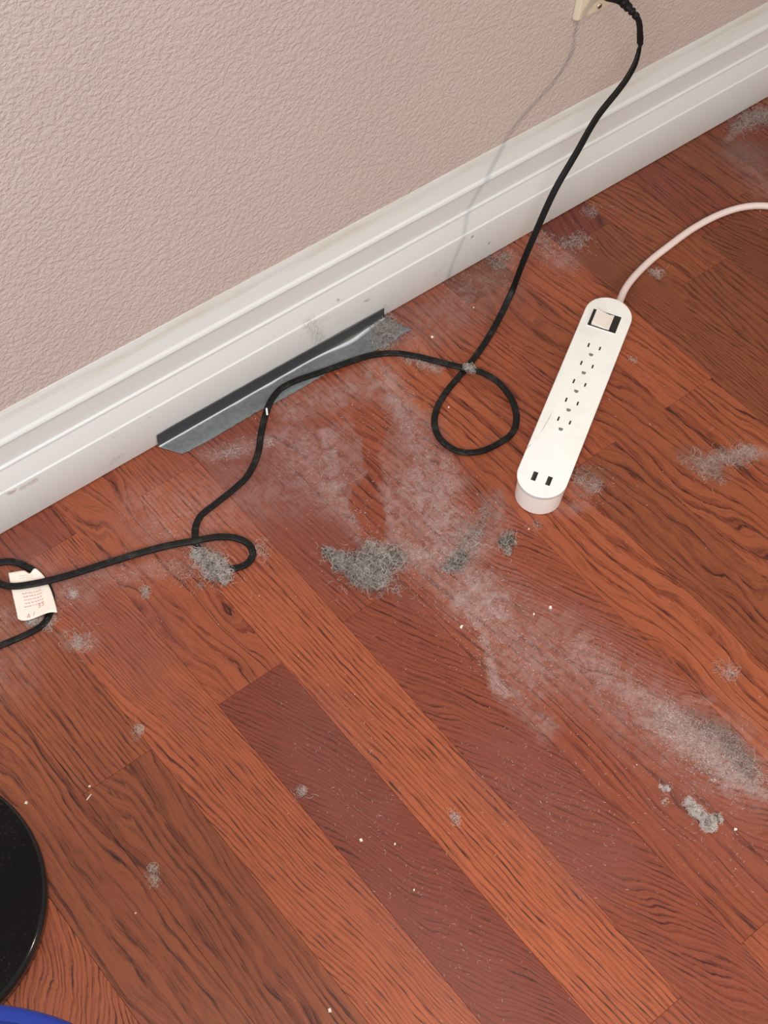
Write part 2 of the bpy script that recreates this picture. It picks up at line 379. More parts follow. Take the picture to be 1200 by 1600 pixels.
TAPE, t = simple('silver_grey_tape', (0.075, 0.085, 0.10), 0.33, 0.35)
pz = t.sep(t.pos()); dn = t.noise(t.pos(), 160, 4, .65); dn3 = t.noise(t.pos(), 14, 3, .6)
flat = t.rng(pz[2], 0.004, 0.0018)
dust = t.m('MULTIPLY', flat, t.rng(t.m('MULTIPLY_ADD', dn, .5, t.m('MULTIPLY', dn3, .5)), .34, .58, .45, 1.0))
fold_glint = t.m('MULTIPLY', t.rng(pz[2], .0017, .0022, 0, 1), t.rng(pz[2], .0034, .0026, 0, 1))  # bright line of light on the tape fold, painted into its colour
t.lk(t.mix(t.m('MULTIPLY', fold_glint, .75), t.mix(dust, (0.052, 0.056, 0.062), (0.165, 0.182, 0.188)), (0.75, 0.82, 0.86)), t.bsdf.inputs['Base Color'])
t.lk(t.m('MULTIPLY_ADD', dust, 0.50, 0.36), t.bsdf.inputs['Roughness'])
t.lk(t.m('MULTIPLY_ADD', dust, -0.15, 0.15), t.bsdf.inputs['Metallic'])
t.lk(t.bump(t.noise(t.pos(), 300, 3, .6), .25, .0006), t.bsdf.inputs['Normal'])
PAPER, _ = simple('cream_paper_tag', (0.86, 0.76, 0.67), 0.6)
PRINT, _ = simple('faded_red_print', (0.55, 0.30, 0.27), 0.7)
PRINTG, _ = simple('faded_grey_print', (0.58, 0.50, 0.46), 0.7)
REDPR, _ = simple('red_print', (0.58, 0.26, 0.22), 0.7)
LINT_L, _ = simple('pale_lint_fibre', (0.76, 0.70, 0.66), 0.9, spec=.2)
LINT_M, _ = simple('grey_lint_fibre', (0.38, 0.33, 0.30), 0.9, spec=.2)
LINT_D, _ = simple('dark_lint_fibre', (0.08, 0.064, 0.055), 0.9, spec=.2)
LINT_C, t = simple('matted_lint', (0.15, 0.14, 0.13), 1.0, spec=.1)
t.lk(t.mix(t.rng(t.noise(t.pos(), 700, 3, .7), .35, .65), (0.04, 0.033, 0.029), (0.22, 0.195, 0.175)), t.bsdf.inputs['Base Color'])
FIB_W, _ = simple('white_dust_fibre', (0.78, 0.68, 0.64), 0.9, spec=.2)
FIB_P, _ = simple('rosy_dust_fibre', (0.52, 0.36, 0.33), 0.9, spec=.2)
CRUMB, _ = simple('pale_crumb', (0.80, 0.74, 0.62), 0.8)
BLACKM, t = simple('black_satin_base', (0.003, 0.003, 0.003), 0.45, spec=.10)
s1 = t.noise(t.pos(), 420, 2, .6); s2 = t.noise(t.pos(), 10, 3, .6)
dz = t.m('MULTIPLY', t.rng(s1, .60, .74), t.rng(s2, .35, .65))
t.lk(t.mix(t.m('MULTIPLY_ADD', dz, .14, t.m('MULTIPLY', t.rng(s2, .4, .7), .008)), (0.004, 0.004, 0.004), (0.35, 0.34, 0.32)), t.bsdf.inputs['Base Color'])
RIMM, _ = simple('polished_black_rim', (0.02, 0.02, 0.022), 0.14, 0.3)
BLUE, _ = simple('blue_plastic', (0.004, 0.020, 0.19), 0.3)

# ------------------------------------------------------------------ generic solids
def pill(sc0, sc1, r, z0, z1, r0=None, bevel=0.0, seg=24):
    """stadium-shaped solid along local X, lower outline r0, upper outline r, rounded top edge"""
    def ring(rr, z):
        R_ = []
        for i in range(seg + 1):
            a = -math.pi / 2 + math.pi * i / seg; R_.append((sc1 + rr * math.cos(a), rr * math.sin(a), z))
        for i in range(seg + 1):
            a = math.pi / 2 + math.pi * i / seg; R_.append((sc0 + rr * math.cos(a), rr * math.sin(a), z))
        return R_
    r0 = r if r0 is None else r0
    rings = [ring(r0 - bevel * .5, z0), ring(r0, z0 + bevel * .5)]
    for i in range(5):
        a = i / 4 * math.pi / 2
        rings.append(ring(r - bevel * (1 - math.cos(a)), z1 - bevel + bevel * math.sin(a)))
    return rings
def loft(rings, cap0=True, cap1=True):
    V = [v for r_ in rings for v in r_]; n_ = len(rings[0]); F = []
    for a in range(len(rings) - 1):
        for i in range(n_):
            j = (i + 1) % n_; F.append((a * n_ + i, a * n_ + j, (a + 1) * n_ + j, (a + 1) * n_ + i))
    if cap0: F.append(tuple(range(n_ - 1, -1, -1)))
    if cap1: F.append(tuple(range((len(rings) - 1) * n_, len(rings) * n_)))
    return V, F
def smooth_sharp(o, ang=35):
    o.data.polygons.foreach_set('use_smooth', [True] * len(o.data.polygons))
    o.data.set_sharp_from_angle(angle=math.radians(ang)); return o
def box(cx, cy, cz, sx, sy, sz, bev=0.0, rz=0.0):
    x_, y_, z_ = sx / 2, sy / 2, sz / 2; b = min(bev, z_ * .9, x_ * .9, y_ * .9)
    def rr(ix, z):
        return [(-x_ + ix, -y_ + ix, z), (x_ - ix, -y_ + ix, z), (x_ - ix, y_ - ix, z), (-x_ + ix, y_ - ix, z)]
    rings = [rr(b, -z_), rr(0, -z_ + b), rr(0, z_ - b), rr(b, z_)] if b else [rr(0, -z_), rr(0, z_)]
    V, F = loft(rings); ca, sa = math.cos(rz), math.sin(rz)
    return [(cx + v[0] * ca - v[1] * sa, cy + v[0] * sa + v[1] * ca, cz + v[2]) for v in V], F
def join(parts):
    V, F = [], []
    for v, f in parts:
        o_ = len(V); V += list(v); F += [tuple(i + o_ for i in q) for q in f]
    return V, F

def spline(pts, step=0.003):
    P = np.array(pts, float)
    Q = np.vstack([2 * P[0] - P[1], P, 2 * P[-1] - P[-2]]); out = []
    for i in range(1, len(Q) - 2):
        p0, p1, p2, p3 = Q[i - 1], Q[i], Q[i + 1], Q[i + 2]
        # centripetal Catmull-Rom
        t0 = 0; t1 = t0 + np.linalg.norm(p1 - p0) ** .5 + 1e-6; t2 = t1 + np.linalg.norm(p2 - p1) ** .5 + 1e-6; t3 = t2 + np.linalg.norm(p3 - p2) ** .5 + 1e-6
        n_ = max(2, int(np.linalg.norm(p2 - p1) / step))
        for s_ in np.linspace(t1, t2, n_, endpoint=False):
            A1 = (t1 - s_) / (t1 - t0) * p0 + (s_ - t0) / (t1 - t0) * p1; A2 = (t2 - s_) / (t2 - t1) * p1 + (s_ - t1) / (t2 - t1) * p2
            A3 = (t3 - s_) / (t3 - t2) * p2 + (s_ - t2) / (t3 - t2) * p3
            B1 = (t2 - s_) / (t2 - t0) * A1 + (s_ - t0) / (t2 - t0) * A2; B2 = (t3 - s_) / (t3 - t1) * A2 + (s_ - t1) / (t3 - t1) * A3
            out.append((t2 - s_) / (t2 - t1) * B1 + (s_ - t1) / (t2 - t1) * B2)
    out.append(P[-1]); return np.array(out)
def sweep(C, prof, twist=None, scale=None):
    n_, m_ = len(C), len(prof); V = []; F = []
    T = np.gradient(C, axis=0); T /= np.linalg.norm(T, axis=1)[:, None]
    side = None
    for i in range(n_):
        t_ = T[i]; s_ = np.cross(t_, [0, 0, 1.0])
        if np.linalg.norm(s_) < 0.15 and side is not None: s_ = side
        s_ = s_ - t_ * (s_ @ t_); s_ /= np.linalg.norm(s_)
        if side is not None and s_ @ side < 0: s_ = -s_
        side = s_; up = np.cross(s_, t_)
        a = 0 if twist is None else twist[i]; k_ = 1 if scale is None else scale[i]
        for (pa, pb) in prof:
            x_ = (pa * math.cos(a) - pb * math.sin(a)) * k_; y_ = (pa * math.sin(a) + pb * math.cos(a)) * k_
            V.append(C[i] + s_ * x_ + up * y_)
    for i in range(n_ - 1):
        for j in range(m_):
            k_ = (j + 1) % m_; F.append((i * m_ + j, i * m_ + k_, (i + 1) * m_ + k_, (i + 1) * m_ + j))
    F.append(tuple(range(m_ - 1, -1, -1))); F.append(tuple(range((n_ - 1) * m_, n_ * m_)))
    return V, F
def circ(r, n_=12): return [(r * math.cos(2 * math.pi * i / n_), r * math.sin(2 * math.pi * i / n_)) for i in range(n_)]
def twin(r, d):
    P = []
    for i in range(7):
        a = -math.pi * .42 + math.pi * .84 * i / 6 * 1.0; P.append((d + r * math.cos(a), r * math.sin(a)))
    P.append((0, r * .66))
    for i in range(7):
        a = math.pi - math.pi * .42 + math.pi * .84 * i / 6; P.append((-d + r * math.cos(a), r * math.sin(a)))
    P.append((0, -r * .66))
    return P

# ------------------------------------------------------------------ power strip
ps = empty('power_strip', (0.976, -0.2516, 0), math.radians(29.8))
tag(ps, 'white power strip with five outlets and two charging ports, lying on the planks', 'power strip')
V, F = loft(pill(-.1335, .1335, .0270, 0.0006, .0335, r0=.0268, bevel=.001))
smooth_sharp(mesh('body', V, F, WHITE2, ps), 40)
V, F = loft(pill(-.1335, .1335, .0293, .0325, .0380, r0=.0288, bevel=.0012))
smooth_sharp(mesh('top_cover', V, F, WHITE, ps), 40)['label'] = 'bright white top face plate with hairline scratches'
ZT = 0.0380
# the switch in its well
sw_c = (0.1215, 0.0015)
fr = join([box(sw_c[0], sw_c[1], ZT + .0001, .0290, .0355, .0006, .0002)])
sw = mesh('switch', *fr, SLOT, ps); sw['label'] = 'rocker switch in a dark well'
V, F = [], []
prof_r = []
for i in range(13):                      # rocker: a shallow V-shaped saddle across the strip
    a = i / 12; yv = 0.0135 - a * 0.0225
    zv = 0.0012 + 0.0030 * abs(a - .72) ** 1.3 * 2.2
    prof_r.append((yv, zv))
V = []; nn_ = len(prof_r)
for xx in (-.0125, -.0118, .0118, .0125):
    for (yv, zv) in prof_r: V.append((sw_c[0] + xx, sw_c[1] + yv + .0, ZT + (zv if abs(xx) < .012 else zv - .0007)))
for xx in (-.0125, .0125):
    for (yv, zv) in prof_r: V.append((sw_c[0] + xx, sw_c[1] + yv, ZT - .0002))
F = []
for a in range(3):
    for i in range(nn_ - 1): F.append((a * nn_ + i, a * nn_ + i + 1, (a + 1) * nn_ + i + 1, (a + 1) * nn_ + i))
for i in range(nn_ - 1):
    F.append((4 * nn_ + i, 4 * nn_ + i + 1, i + 1, i)); F.append((3 * nn_ + i, 3 * nn_ + i + 1, 5 * nn_ + i + 1, 5 * nn_ + i))
for i in (0, nn_ - 1): F.append((i, nn_ + i, 2 * nn_ + i, 3 * nn_ + i, 5 * nn_ + i, 4 * nn_ + i))
smooth_sharp(mesh('rocker', V, F, SWITCH, sw), 40)
rim = join([box(sw_c[0] + .0148, sw_c[1], ZT + .0004, .0010, .0372, .0014, .0003), box(sw_c[0] - .0148, sw_c[1], ZT + .0002, .0008, .0372, .0008, .0002),
            box(sw_c[0], sw_c[1] + .0182, ZT + .0002, .0290, .0008, .0008, .0002), box(sw_c[0], sw_c[1] - .0182, ZT + .0004, .0290, .0009, .0012, .0002)])
mesh('frame', *rim, WHITE, sw)
for i in range(5):
    sx = 0.0765 - i * 0.03085
    e = bpy.data.objects.new('outlet', None); COL.objects.link(e); e.parent = ps; e.location = (sx, 0.0012, ZT); e.empty_display_size = .01
    for s_, ln in ((.0071, .0066), (-.0071, .0058)):
        mesh('slot', *box(0, s_, .0001, ln, .0019, .0003, .0001), SLOT, e)
    pts = [(-.0135 - .0026 * math.cos(a_), .0026 * math.sin(a_)) for a_ in np.linspace(-math.pi / 2, math.pi / 2, 9)] + [(-.0118, .0024), (-.0118, -.0024)]
    pts = [(px_, py_) for px_, py_ in pts]
    V, F = loft([[(a_, b_, 0) for a_, b_ in pts], [(a_, b_, .0003) for a_, b_ in pts]])
    mesh('ground_hole', V, F, HOLE, e)
for s_ in (.0086, -.0086):
    e = mesh('charging_port', *box(-.1372, s_, ZT + .0001, .0128, .0054, .0003, .0001), SLOT, ps)
    mesh('contact_tongue', *box(-.1372, s_ + .0012, ZT + .0005, .0112, .0012, .0005, .0001), simple('port_tongue', (.05, .05, .05), .4)[0], e)
def strip_local(px_, py_):
    q = on_floor(px_, py_, ZT)[:2] - np.array([.976, -.2516]); a = math.radians(29.8)
    return (q[0] * math.cos(a) + q[1] * math.sin(a), -q[0] * math.sin(a) + q[1] * math.cos(a))
def ribbon(pts, w, z, h=.00025):
    V, F = [], []
    P = np.array(pts); Tn = np.gradient(P, axis=0); Tn /= np.linalg.norm(Tn, axis=1)[:, None]
    for i, (p_, t_) in enumerate(zip(P, Tn)):
        ww = w * (0.25 if i in (0, len(P) - 1) else 1); nrm = np.array([-t_[1], t_[0]])
        for s_ in (-1, 1): V.append((*(p_ + nrm * ww * s_), z))
        V.append((*p_, z + h))
    for i in range(len(P) - 1):
        a = i * 3; F += [(a, a + 3, a + 5, a + 2), (a + 2, a + 5, a + 4, a + 1), (a, a + 1, a + 4, a + 3)]
    return V, F
cr = join([ribbon([strip_local(*q) for q in ((862, 643), (859, 652), (853, 662), (848, 671), (843, 677))], .00028, ZT - .0001),
           ribbon([strip_local(*q) for q in ((831.5, 693), (827, 697), (822, 702))], .00028, ZT - .0001)])
mesh('scratch', *cr, CRACK, ps)
# its white cord, continuing out of view to the right
def strip_world(a_, b_, z_):
    t_ = math.radians(29.8); return np.array([.976 + a_ * math.cos(t_) - b_ * math.sin(t_), -.2516 + a_ * math.sin(t_) + b_ * math.cos(t_), z_])
cp = [strip_world(.156, -.004, .017), strip_world(.166, -.005, .016), on_floor(979, 448, .010)] + [on_floor(*q, .0047) for q in ( (1011, 412), (1047, 383), (1083, 357), (1120, 337), (1153, 325.5), (1183, 321.5), (1212, 324), (1250, 338), (1300, 372), (1360, 440))]
C = spline(cp); V, F = sweep(C, circ(.0046, 14))
cd = mesh('cable', V, F, WCORD, None, True); cd.parent = ps; cd.matrix_parent_inverse = (Matrix.Translation((0.976, -0.2516, 0)) @ Matrix.Rotation(math.radians(29.8), 4, 'Z')).inverted()
cd['label'] = 'thick pinkish white cord'
T0 = C[0]; V, F = sweep(C[1:7], circ(.0058, 14)); st = mesh('strain_relief', V, F, WHITE2, None, True); st.parent = ps; st.matrix_parent_inverse = cd.matrix_parent_inverse.copy()

# ------------------------------------------------------------------ wall outlet
PX, PZ = 1.193, 0.3730
wo = empty('wall_outlet', (PX, WY, PZ - .057)); tag(wo, 'ivory wall outlet plate with a black plug in it', 'wall outlet')
def rect_ring(w, h, y_, r=.003, n_=4):
    R_ = []
    for cx, cz, a0 in ((w - r, h - r, 0), (-w + r, h - r, 90), (-w + r, -h + r, 180), (w - r, -h + r, 270)):
        for i in range(n_ + 1):
            a = math.radians(a0 + 90 * i / n_); R_.append((cx + r * math.cos(a), y_, cz + r * math.sin(a) + .057))
    return R_
yf = .009 - WY
V, F = loft([rect_ring(.035, .057, -.0002), rect_ring(.035, .057, -.0030), rect_ring(.0338, .0558, yf + .0012), rect_ring(.0318, .0538, yf)])
F = [tuple(reversed(f)) for f in F]
smooth_sharp(mesh('cover_plate', V, F, PLATE, wo), 30)
for dz_ in (-.0195, .0195):
    V, F = loft([rect_ring(.0168, .0140, yf + .001, .008), rect_ring(.0168, .0140, yf - .0010, .008), rect_ring(.0160, .0132, yf - .0014, .008)])
    V = [(a, b, c_ + dz_) for a, b, c_ in V]
    rc = smooth_sharp(mesh('receptacle', V, [tuple(reversed(f)) for f in F], PLATE, wo), 30)
    if dz_ > 0:
        sl = [box(-.0064, yf - .0014, .057 + dz_ + .003, .0016, .0004, .0075), box(.0064, yf - .0014, .057 + dz_ + .003, .0016, .0004, .0062),
              box(0, yf - .0014, .057 + dz_ - .0065, .0045, .0004, .0045)]
        mesh('slot', *join(sl), SLOT, rc)
for dz_ in (-.0484, .0484):
    ring_s = [[(r_ * math.cos(a), y_, .057 + dz_ + r_ * math.sin(a)) for a in np.linspace(0, 2 * math.pi, 16, endpoint=False)] for r_, y_ in ((.0036, yf + .001), (.0036, yf - .0004), (.0028, yf - .0010))]
    V, F = loft(ring_s); s_ = mesh('screw', V, F, METAL, wo, True); s_['label'] = 'small plate screw'
    mesh('screw_slot', *box(.0, yf - .0010, .057 + dz_, .0050, .0004, .0009, rz=0), SLOT, s_)

# ------------------------------------------------------------------ black cord
hang = [((985, 15), -.038), ((997, 30), -.047), ((1000, 52), -.052), ((999, 75), -.055), ((992, 100), -.06), ((980, 122), -.063), ((967, 140), -.065), ((933, 183), -.068),
        ((900, 240), -.072), ((867, 297), -.075), ((837, 363), -.078), ((817, 410), -.079)]
pts = [on_wall(*q, y_) for q, y_ in hang]
def fl(px_, py_, z_=.0024): return on_floor(px_, py_, z_)
pts += [fl(800, 455, .022), fl(780, 497, .006), fl(753, 543), fl(727, 577), fl(697, 613), fl(682, 640, .004), fl(679, 663, .005), fl(689, 687, .005), fl(716, 705, .005), fl(747, 706, .004),
        fl(779, 693), fl(800, 677), fl(807, 655, .004), fl(800, 625, .006), fl(778, 597, .008), fl(755, 583, .009), fl(737, 577, .0085), fl(712, 572, .0075), fl(688, 566, .006), fl(657, 558, .004),
        fl(620, 552), fl(595, 553), fl(573, 557, .004), fl(533, 570, .0045), fl(500, 582, .0045), fl(460, 596, .0042), fl(437, 609, .0042), fl(423, 627, .004), fl(415, 647), fl(408, 677), fl(403, 708), fl(387, 743),
        fl(367, 763), fl(337, 787), fl(313, 807), fl(305, 827), fl(307, 848), fl(314, 866), fl(330, 881), fl(352, 887), fl(372, 887), fl(388, 879), fl(395, 866), fl(389, 851), fl(370, 841, .004),
        fl(340, 839, .007), fl(305, 845, .0080), fl(270, 851, .007), fl(233, 860, .006), fl(167, 880, .006), fl(100, 901, .0088), fl(53, 912, .0100), fl(20, 916, .0085), fl(0, 912, .006), fl(-16, 900, .004),
        fl(-16, 886), fl(0, 879), fl(20, 878), fl(38, 884, .0024), fl(56, 894, .0024), fl(72, 912, .0024), fl(80, 935, .0024), fl(77, 960, .0024), fl(66, 977), fl(40, 992), fl(0, 1009), fl(-50, 1030), fl(-120, 1060), fl(-200, 1120)]
C = spline(pts, .0025); N = len(C)
s_arc = np.concatenate([[0], np.cumsum(np.linalg.norm(np.diff(C, axis=0), axis=1))])
tw = np.interp(s_arc, [0, .06, .12, .25, .42, .50], [1.2, 1.15, 1.0, .55, .15, 0])
tw += 0.25 * np.sin(s_arc * 9) * np.clip((s_arc - .5) * 5, 0, 1)
V, F = sweep(C, twin(.00205, .00195), tw)
bc = empty('appliance_cord', tuple(C[0] * [1, 1, 0])); tag(bc, 'long black power cord plugged into the wall outlet and looping over the floor', 'power cord')
def put(o, par): o.parent = par; o.matrix_parent_inverse = Matrix.Translation(par.location).inverted(); return o
put(mesh('cable', V, F, BCORD, None, True), bc)
# plug
A = np.array([PX, .0076, PZ - .0195]); B = C[0]; 
body = [A, A + [0, -.004, 0], A + [0, -.018, 0], A + [0, -.024, -.0002]]
rings = []
for P_, w_, h_ in ((A, .0125, .0115), (A + [0, -.003, 0], .0130, .0120), (A + [0, -.014, 0], .0120, .0110), (A + [0, -.020, 0], .0105, .0085), (A + [-.0005, -.026, -.0005], .0075, .0062), (A + [-.001, -.031, -.001], .0058, .0050)):
    rings.append([(P_[0] + w_ * np.sign(math.cos(a)) * abs(math.cos(a)) ** .7, P_[1], P_[2] + h_ * np.sign(math.sin(a)) * abs(math.sin(a)) ** .7) for a in np.linspace(0, 2 * math.pi, 24, endpoint=False)])
pl = put(mesh('plug', *loft(rings), BCORD, None, True), bc)
S = spline([A + [-.0005, -.026, -.0005], A + [-.002, -.036, -.002], B, C[4]], .0008)
rl = np.arange(len(S)) / (len(S) - 1)
sc_ = (1.25 - .45 * rl) * (1 + .16 * np.sign(np.sin(rl * 2 * math.pi * 4.5)))
stf = mesh('strain_relief', *sweep(S, circ(.0046, 14), None, sc_), BCORD, None, True); stf.parent = pl

# paper tag folded round the cord
def tagpt(px_, py_, z_): return on_floor(px_, py_, z_)
g = [[(13, 895, .006), (25, 893, .0078), (38, 891.5, .0080), (46, 896, .0072), (54, 888, .0085), (62, 893, .0075), (69, 900, .0055)],
     [(16, 910, .0055), (27, 909, .0068), (41, 907, .0072), (52, 907, .0068), (58, 902, .0058), (67, 905, .0062), (74, 910, .0050)],
     [(20, 930, .0056), (30, 928, .0066), (44, 926, .0068), (57, 924, .0066), (66, 920, .0054), (74, 920, .0068), (80, 923, .0066)],
     [(25, 952, .006), (34, 950, .007), (48, 947, .0074), (62, 943, .0072), (72, 939, .0060), (80, 938, .0082), (86, 942, .0080)],
     [(28, 967, .0062), (35, 969.5, .0074), (47, 968, .0082), (60, 963, .0086), (70, 959, .0084), (80, 956.5, .0092), (89.5, 957, .0088)]]
G = np.array([[tagpt(*q) for q in row] for row in g])
def grid_up(G, k):
    G2 = np.array([spline(r_, 10) if False else r_ for r_ in G]); nr, nc, _ = G2.shape
    out = []
    for iv in range((nr - 1) * k + 1):
        v_ = iv / k; a = min(int(v_), nr - 2); fv = v_ - a; row = []
        for iu in range((nc - 1) * k + 1):
            u_ = iu / k; b = min(int(u_), nc - 2); fu = u_ - b
            def cr_(p, f):  # Catmull-Rom weights
                return .5 * ((2 * p[1]) + (-p[0] + p[2]) * f + (2 * p[0] - 5 * p[1] + 4 * p[2] - p[3]) * f * f + (-p[0] + 3 * p[1] - 3 * p[2] + p[3]) * f ** 3)
            rr = []
            for aa in (a - 1, a, a + 1, a + 2):
                aa = min(max(aa, 0), nr - 1)
                rr.append(cr_([G2[aa, min(max(bb_, 0), nc - 1)] for bb_ in (b - 1, b, b + 1, b + 2)], fu))
            row.append(cr_(rr, fv))
        out.append(row)
    return np.array(out)
GU = grid_up(G, 4); nr, nc, _ = GU.shape
V = [tuple(p_) for r_ in GU for p_ in r_] + [tuple(p_ - [0, 0, .00035]) for r_ in GU for p_ in r_]
F = []; nv = nr * nc
for i in range(nr - 1):
    for j in range(nc - 1):
        a = i * nc + j; F.append((a, a + nc, a + nc + 1, a + 1)); F.append((nv + a, nv + a + 1, nv + a + nc + 1, nv + a + nc))
edge = [j for j in range(nc)] + [i * nc + nc - 1 for i in range(1, nr)] + [(nr - 1) * nc + j for j in range(nc - 2, -1, -1)] + [i * nc for i in range(nr - 2, 0, -1)]
for i in range(len(edge)): a, b = edge[i], edge[(i + 1) % len(edge)]; F.append((a, b, nv + b, nv + a))
tg = put(mesh('warning_tag', V, F, PAPER, None, True), bc); tg['label'] = 'curled cream paper tag with faded red print'
def on_tag(u_, v_, lift=.00012):          # u,v in 0..1
    x_ = np.clip(u_, 0, .9999) * (nc - 1); y_ = np.clip(v_, 0, .9999) * (nr - 1); i, j = int(y_), int(x_); fy, fx = y_ - i, x_ - j
    p_ = (GU[i, j] * (1 - fx) + GU[i, j + 1] * fx) * (1 - fy) + (GU[i + 1, j] * (1 - fx) + GU[i + 1, j + 1] * fx) * fy
    return p_ + [0, 0, lift]
# rows of faded small print, worn beyond reading
pr = random.Random(3); parts = []
for v_ in (.50, .56, .62, .68, .74):
    u_ = .22 + pr.random() * .02
    while u_ < .60:
        w_ = pr.uniform(.012, .05); q = [on_tag(u_, v_), on_tag(u_ + w_, v_), on_tag(u_ + w_, v_ + .016), on_tag(u_, v_ + .016)]
        parts.append((q, [(3, 2, 1, 0)])); u_ += w_ + pr.uniform(.008, .02)
def part_of(o, par): o.parent = par; return o
part_of(mesh('small_print', *join(parts), PRINT), tg)
parts = []
for v_ in (.13, .18):
    u_ = .22
    while u_ < .5:
        w_ = pr.uniform(.02, .06); q = [on_tag(u_, v_), on_tag(u_ + w_, v_), on_tag(u_ + w_, v_ + .014), on_tag(u_, v_ + .014)]
        parts.append((q, [(3, 2, 1, 0)])); u_ += w_ + .015
part_of(mesh('small_print', *join(parts), PRINTG), tg)
# larger red capitals along the lower edge
GL = {'A': [((0, 1), (.5, 0)), ((.5, 0), (1, 1)), ((.22, .65), (.78, .65))], 'I': [((.5, 0), (.5, 1))], 'L': [((.2, 0), (.2, 1)), ((.2, 1), (.8, 1))],
      'S': [((1, .1), (.3, 0)), ((.3, 0), (.1, .3)), ((.1, .3), (.9, .65)), ((.9, .65), (.7, 1)), ((.7, 1), (0, .9))],
      'T': [((0, 0), (1, 0)), ((.5, 0), (.5, 1))], 'O': [((.3, 0), (.7, 0)), ((.7, 0), (1, .5)), ((1, .5), (.7, 1)), ((.7, 1), (.3, 1)), ((.3, 1), (0, .5)), ((0, .5), (.3, 0))]}
parts = []
for ch, u0, v0, hh_ in (('A', .27, .87, .085), ('I', .37, .86, .075), ('S', .47, .76, .06), ('S', .55, .74, .07)):
    for (a0, b0), (a1, b1) in GL[ch]:
        p_ = np.array([u0 + a0 * .06, v0 + b0 * hh_]); q_ = np.array([u0 + a1 * .06, v0 + b1 * hh_]); d_ = q_ - p_; d_ /= np.linalg.norm(d_); nn2 = np.array([-d_[1], d_[0]]) * .006
        quad = [on_tag(*(p_ + nn2)), on_tag(*(q_ + nn2)), on_tag(*(q_ - nn2)), on_tag(*(p_ - nn2))]
        parts.append((quad, [(0, 1, 2, 3)]))
part_of(mesh('red_lettering', *join(parts), REDPR), tg)
# white nick on the cord jacket
V, F = box(*on_floor(417, 643, .0050), .0022, .0105, .0006, .0002, rz=-.55)
put(mesh('white_paint_mark', V, F, simple('white_mark', (.85, .85, .85), .6)[0]), bc)

# ------------------------------------------------------------------ tape strip along the baseboard
xa, xb = .5515, .8885
nu = 120; rows = []
low = [(265, 721), (318, 694), (352, 674), (395, 648), (430, 631), (465, 611), (500, 590), (535, 571), (562, 556), (587, 545), (600, 540)]
lw = np.array([on_floor(*q)[:2] for q in low])
V = []; tr = random.Random(8)
vs = [('w', 1.0), ('w', .8), ('w', .55), ('w', .3), ('f', 0.0), ('f', .06), ('f', .2), ('f', .45), ('f', .75), ('f', 1.0)]
for i in range(nu + 1):
    f_ = i / nu; x_ = xa + (xb - xa) * f_
    ylow = np.interp(x_ + .012, lw[:, 0], lw[:, 1]) + .0011 * noise.noise(Vector((x_ * 160, 0, 0))) + .0007 * noise.noise(Vector((x_ * 500, 3, 0)))
    htop = np.interp(f_, [0, .06, .5, 1], [.0205, .0215, .0205, .0175]) + .0004 * noise.noise(Vector((x_ * 60, 7, 0)))
    lift = .0022 * math.exp(-((f_ - .82) / .10) ** 2)
    for kind_, q in vs:
        if kind_ == 'w':
            V.append((x_, -.0006 - .0010 * (1 - q) - lift * (1 - q) * 1.2, .003 + (htop - .003) * q))
        else:
            yy = -.0034 - lift * 1.6 + (ylow + .0034) * q; xx = x_ + (.016 * q if i < 12 else .016 * q)
            bump_ = .0006 * max(0, noise.noise(Vector((x_ * 40, q * 3, 2)))) * (q < .9)
            V.append((xx if i > 0 else xx, yy, .0021 - .0013 * min(q * 8, 1) + bump_ + lift * .25 * (1 - q)))
nr_ = len(vs); F = []
for i in range(nu):
    for j in range(nr_ - 1): a = i * nr_ + j; F.append((a, a + 1, a + nr_ + 1, a + nr_))
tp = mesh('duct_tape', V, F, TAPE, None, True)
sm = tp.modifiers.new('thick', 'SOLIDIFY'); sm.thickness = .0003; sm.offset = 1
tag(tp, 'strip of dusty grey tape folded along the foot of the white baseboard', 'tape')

# ------------------------------------------------------------------ round black base and blue bin
LB = (0.0448, -0.3095)
lb = empty('stand_base', (LB[0], LB[1], 0)); tag(lb, 'round black metal stand base with dusty top, cut by the left edge of the photo', 'stand')
def lathe(pr_, n_=96):
    V, F = [], []
    for (r_, z_) in pr_:
        for i in range(n_): a = 2 * math.pi * i / n_; V.append((r_ * math.cos(a), r_ * math.sin(a), z_))
    for a in range(len(pr_) - 1):
        for i in range(n_): j = (i + 1) % n_; F.append((a * n_ + i, a * n_ + j, (a + 1) * n_ + j, (a + 1) * n_ + i))
    F.append(tuple(range(n_ - 1, -1, -1))); F.append(tuple(range((len(pr_) - 1) * n_, len(pr_) * n_)))
    return V, F
smooth_sharp(mesh('rim', *lathe([(.1385, .0015), (.1408, .0035), (.1410, .0120), (.1405, .0145), (.1394, .0166), (.1378, .0181), (.1360, .0190)]), RIMM, lb), 50)
smooth_sharp(mesh('top_disc', *lathe([(.1362, .0170), (.1362, .0192), (.1366, .0197), (.0600, .0207), (.0100, .0210)]), BLACKM, lb), 50)
smooth_sharp(mesh('foot_pad', *lathe([(.1300, .0), (.1300, .0020)]), simple('black_rubber', (.01, .01, .01), .9)[0], lb), 50)

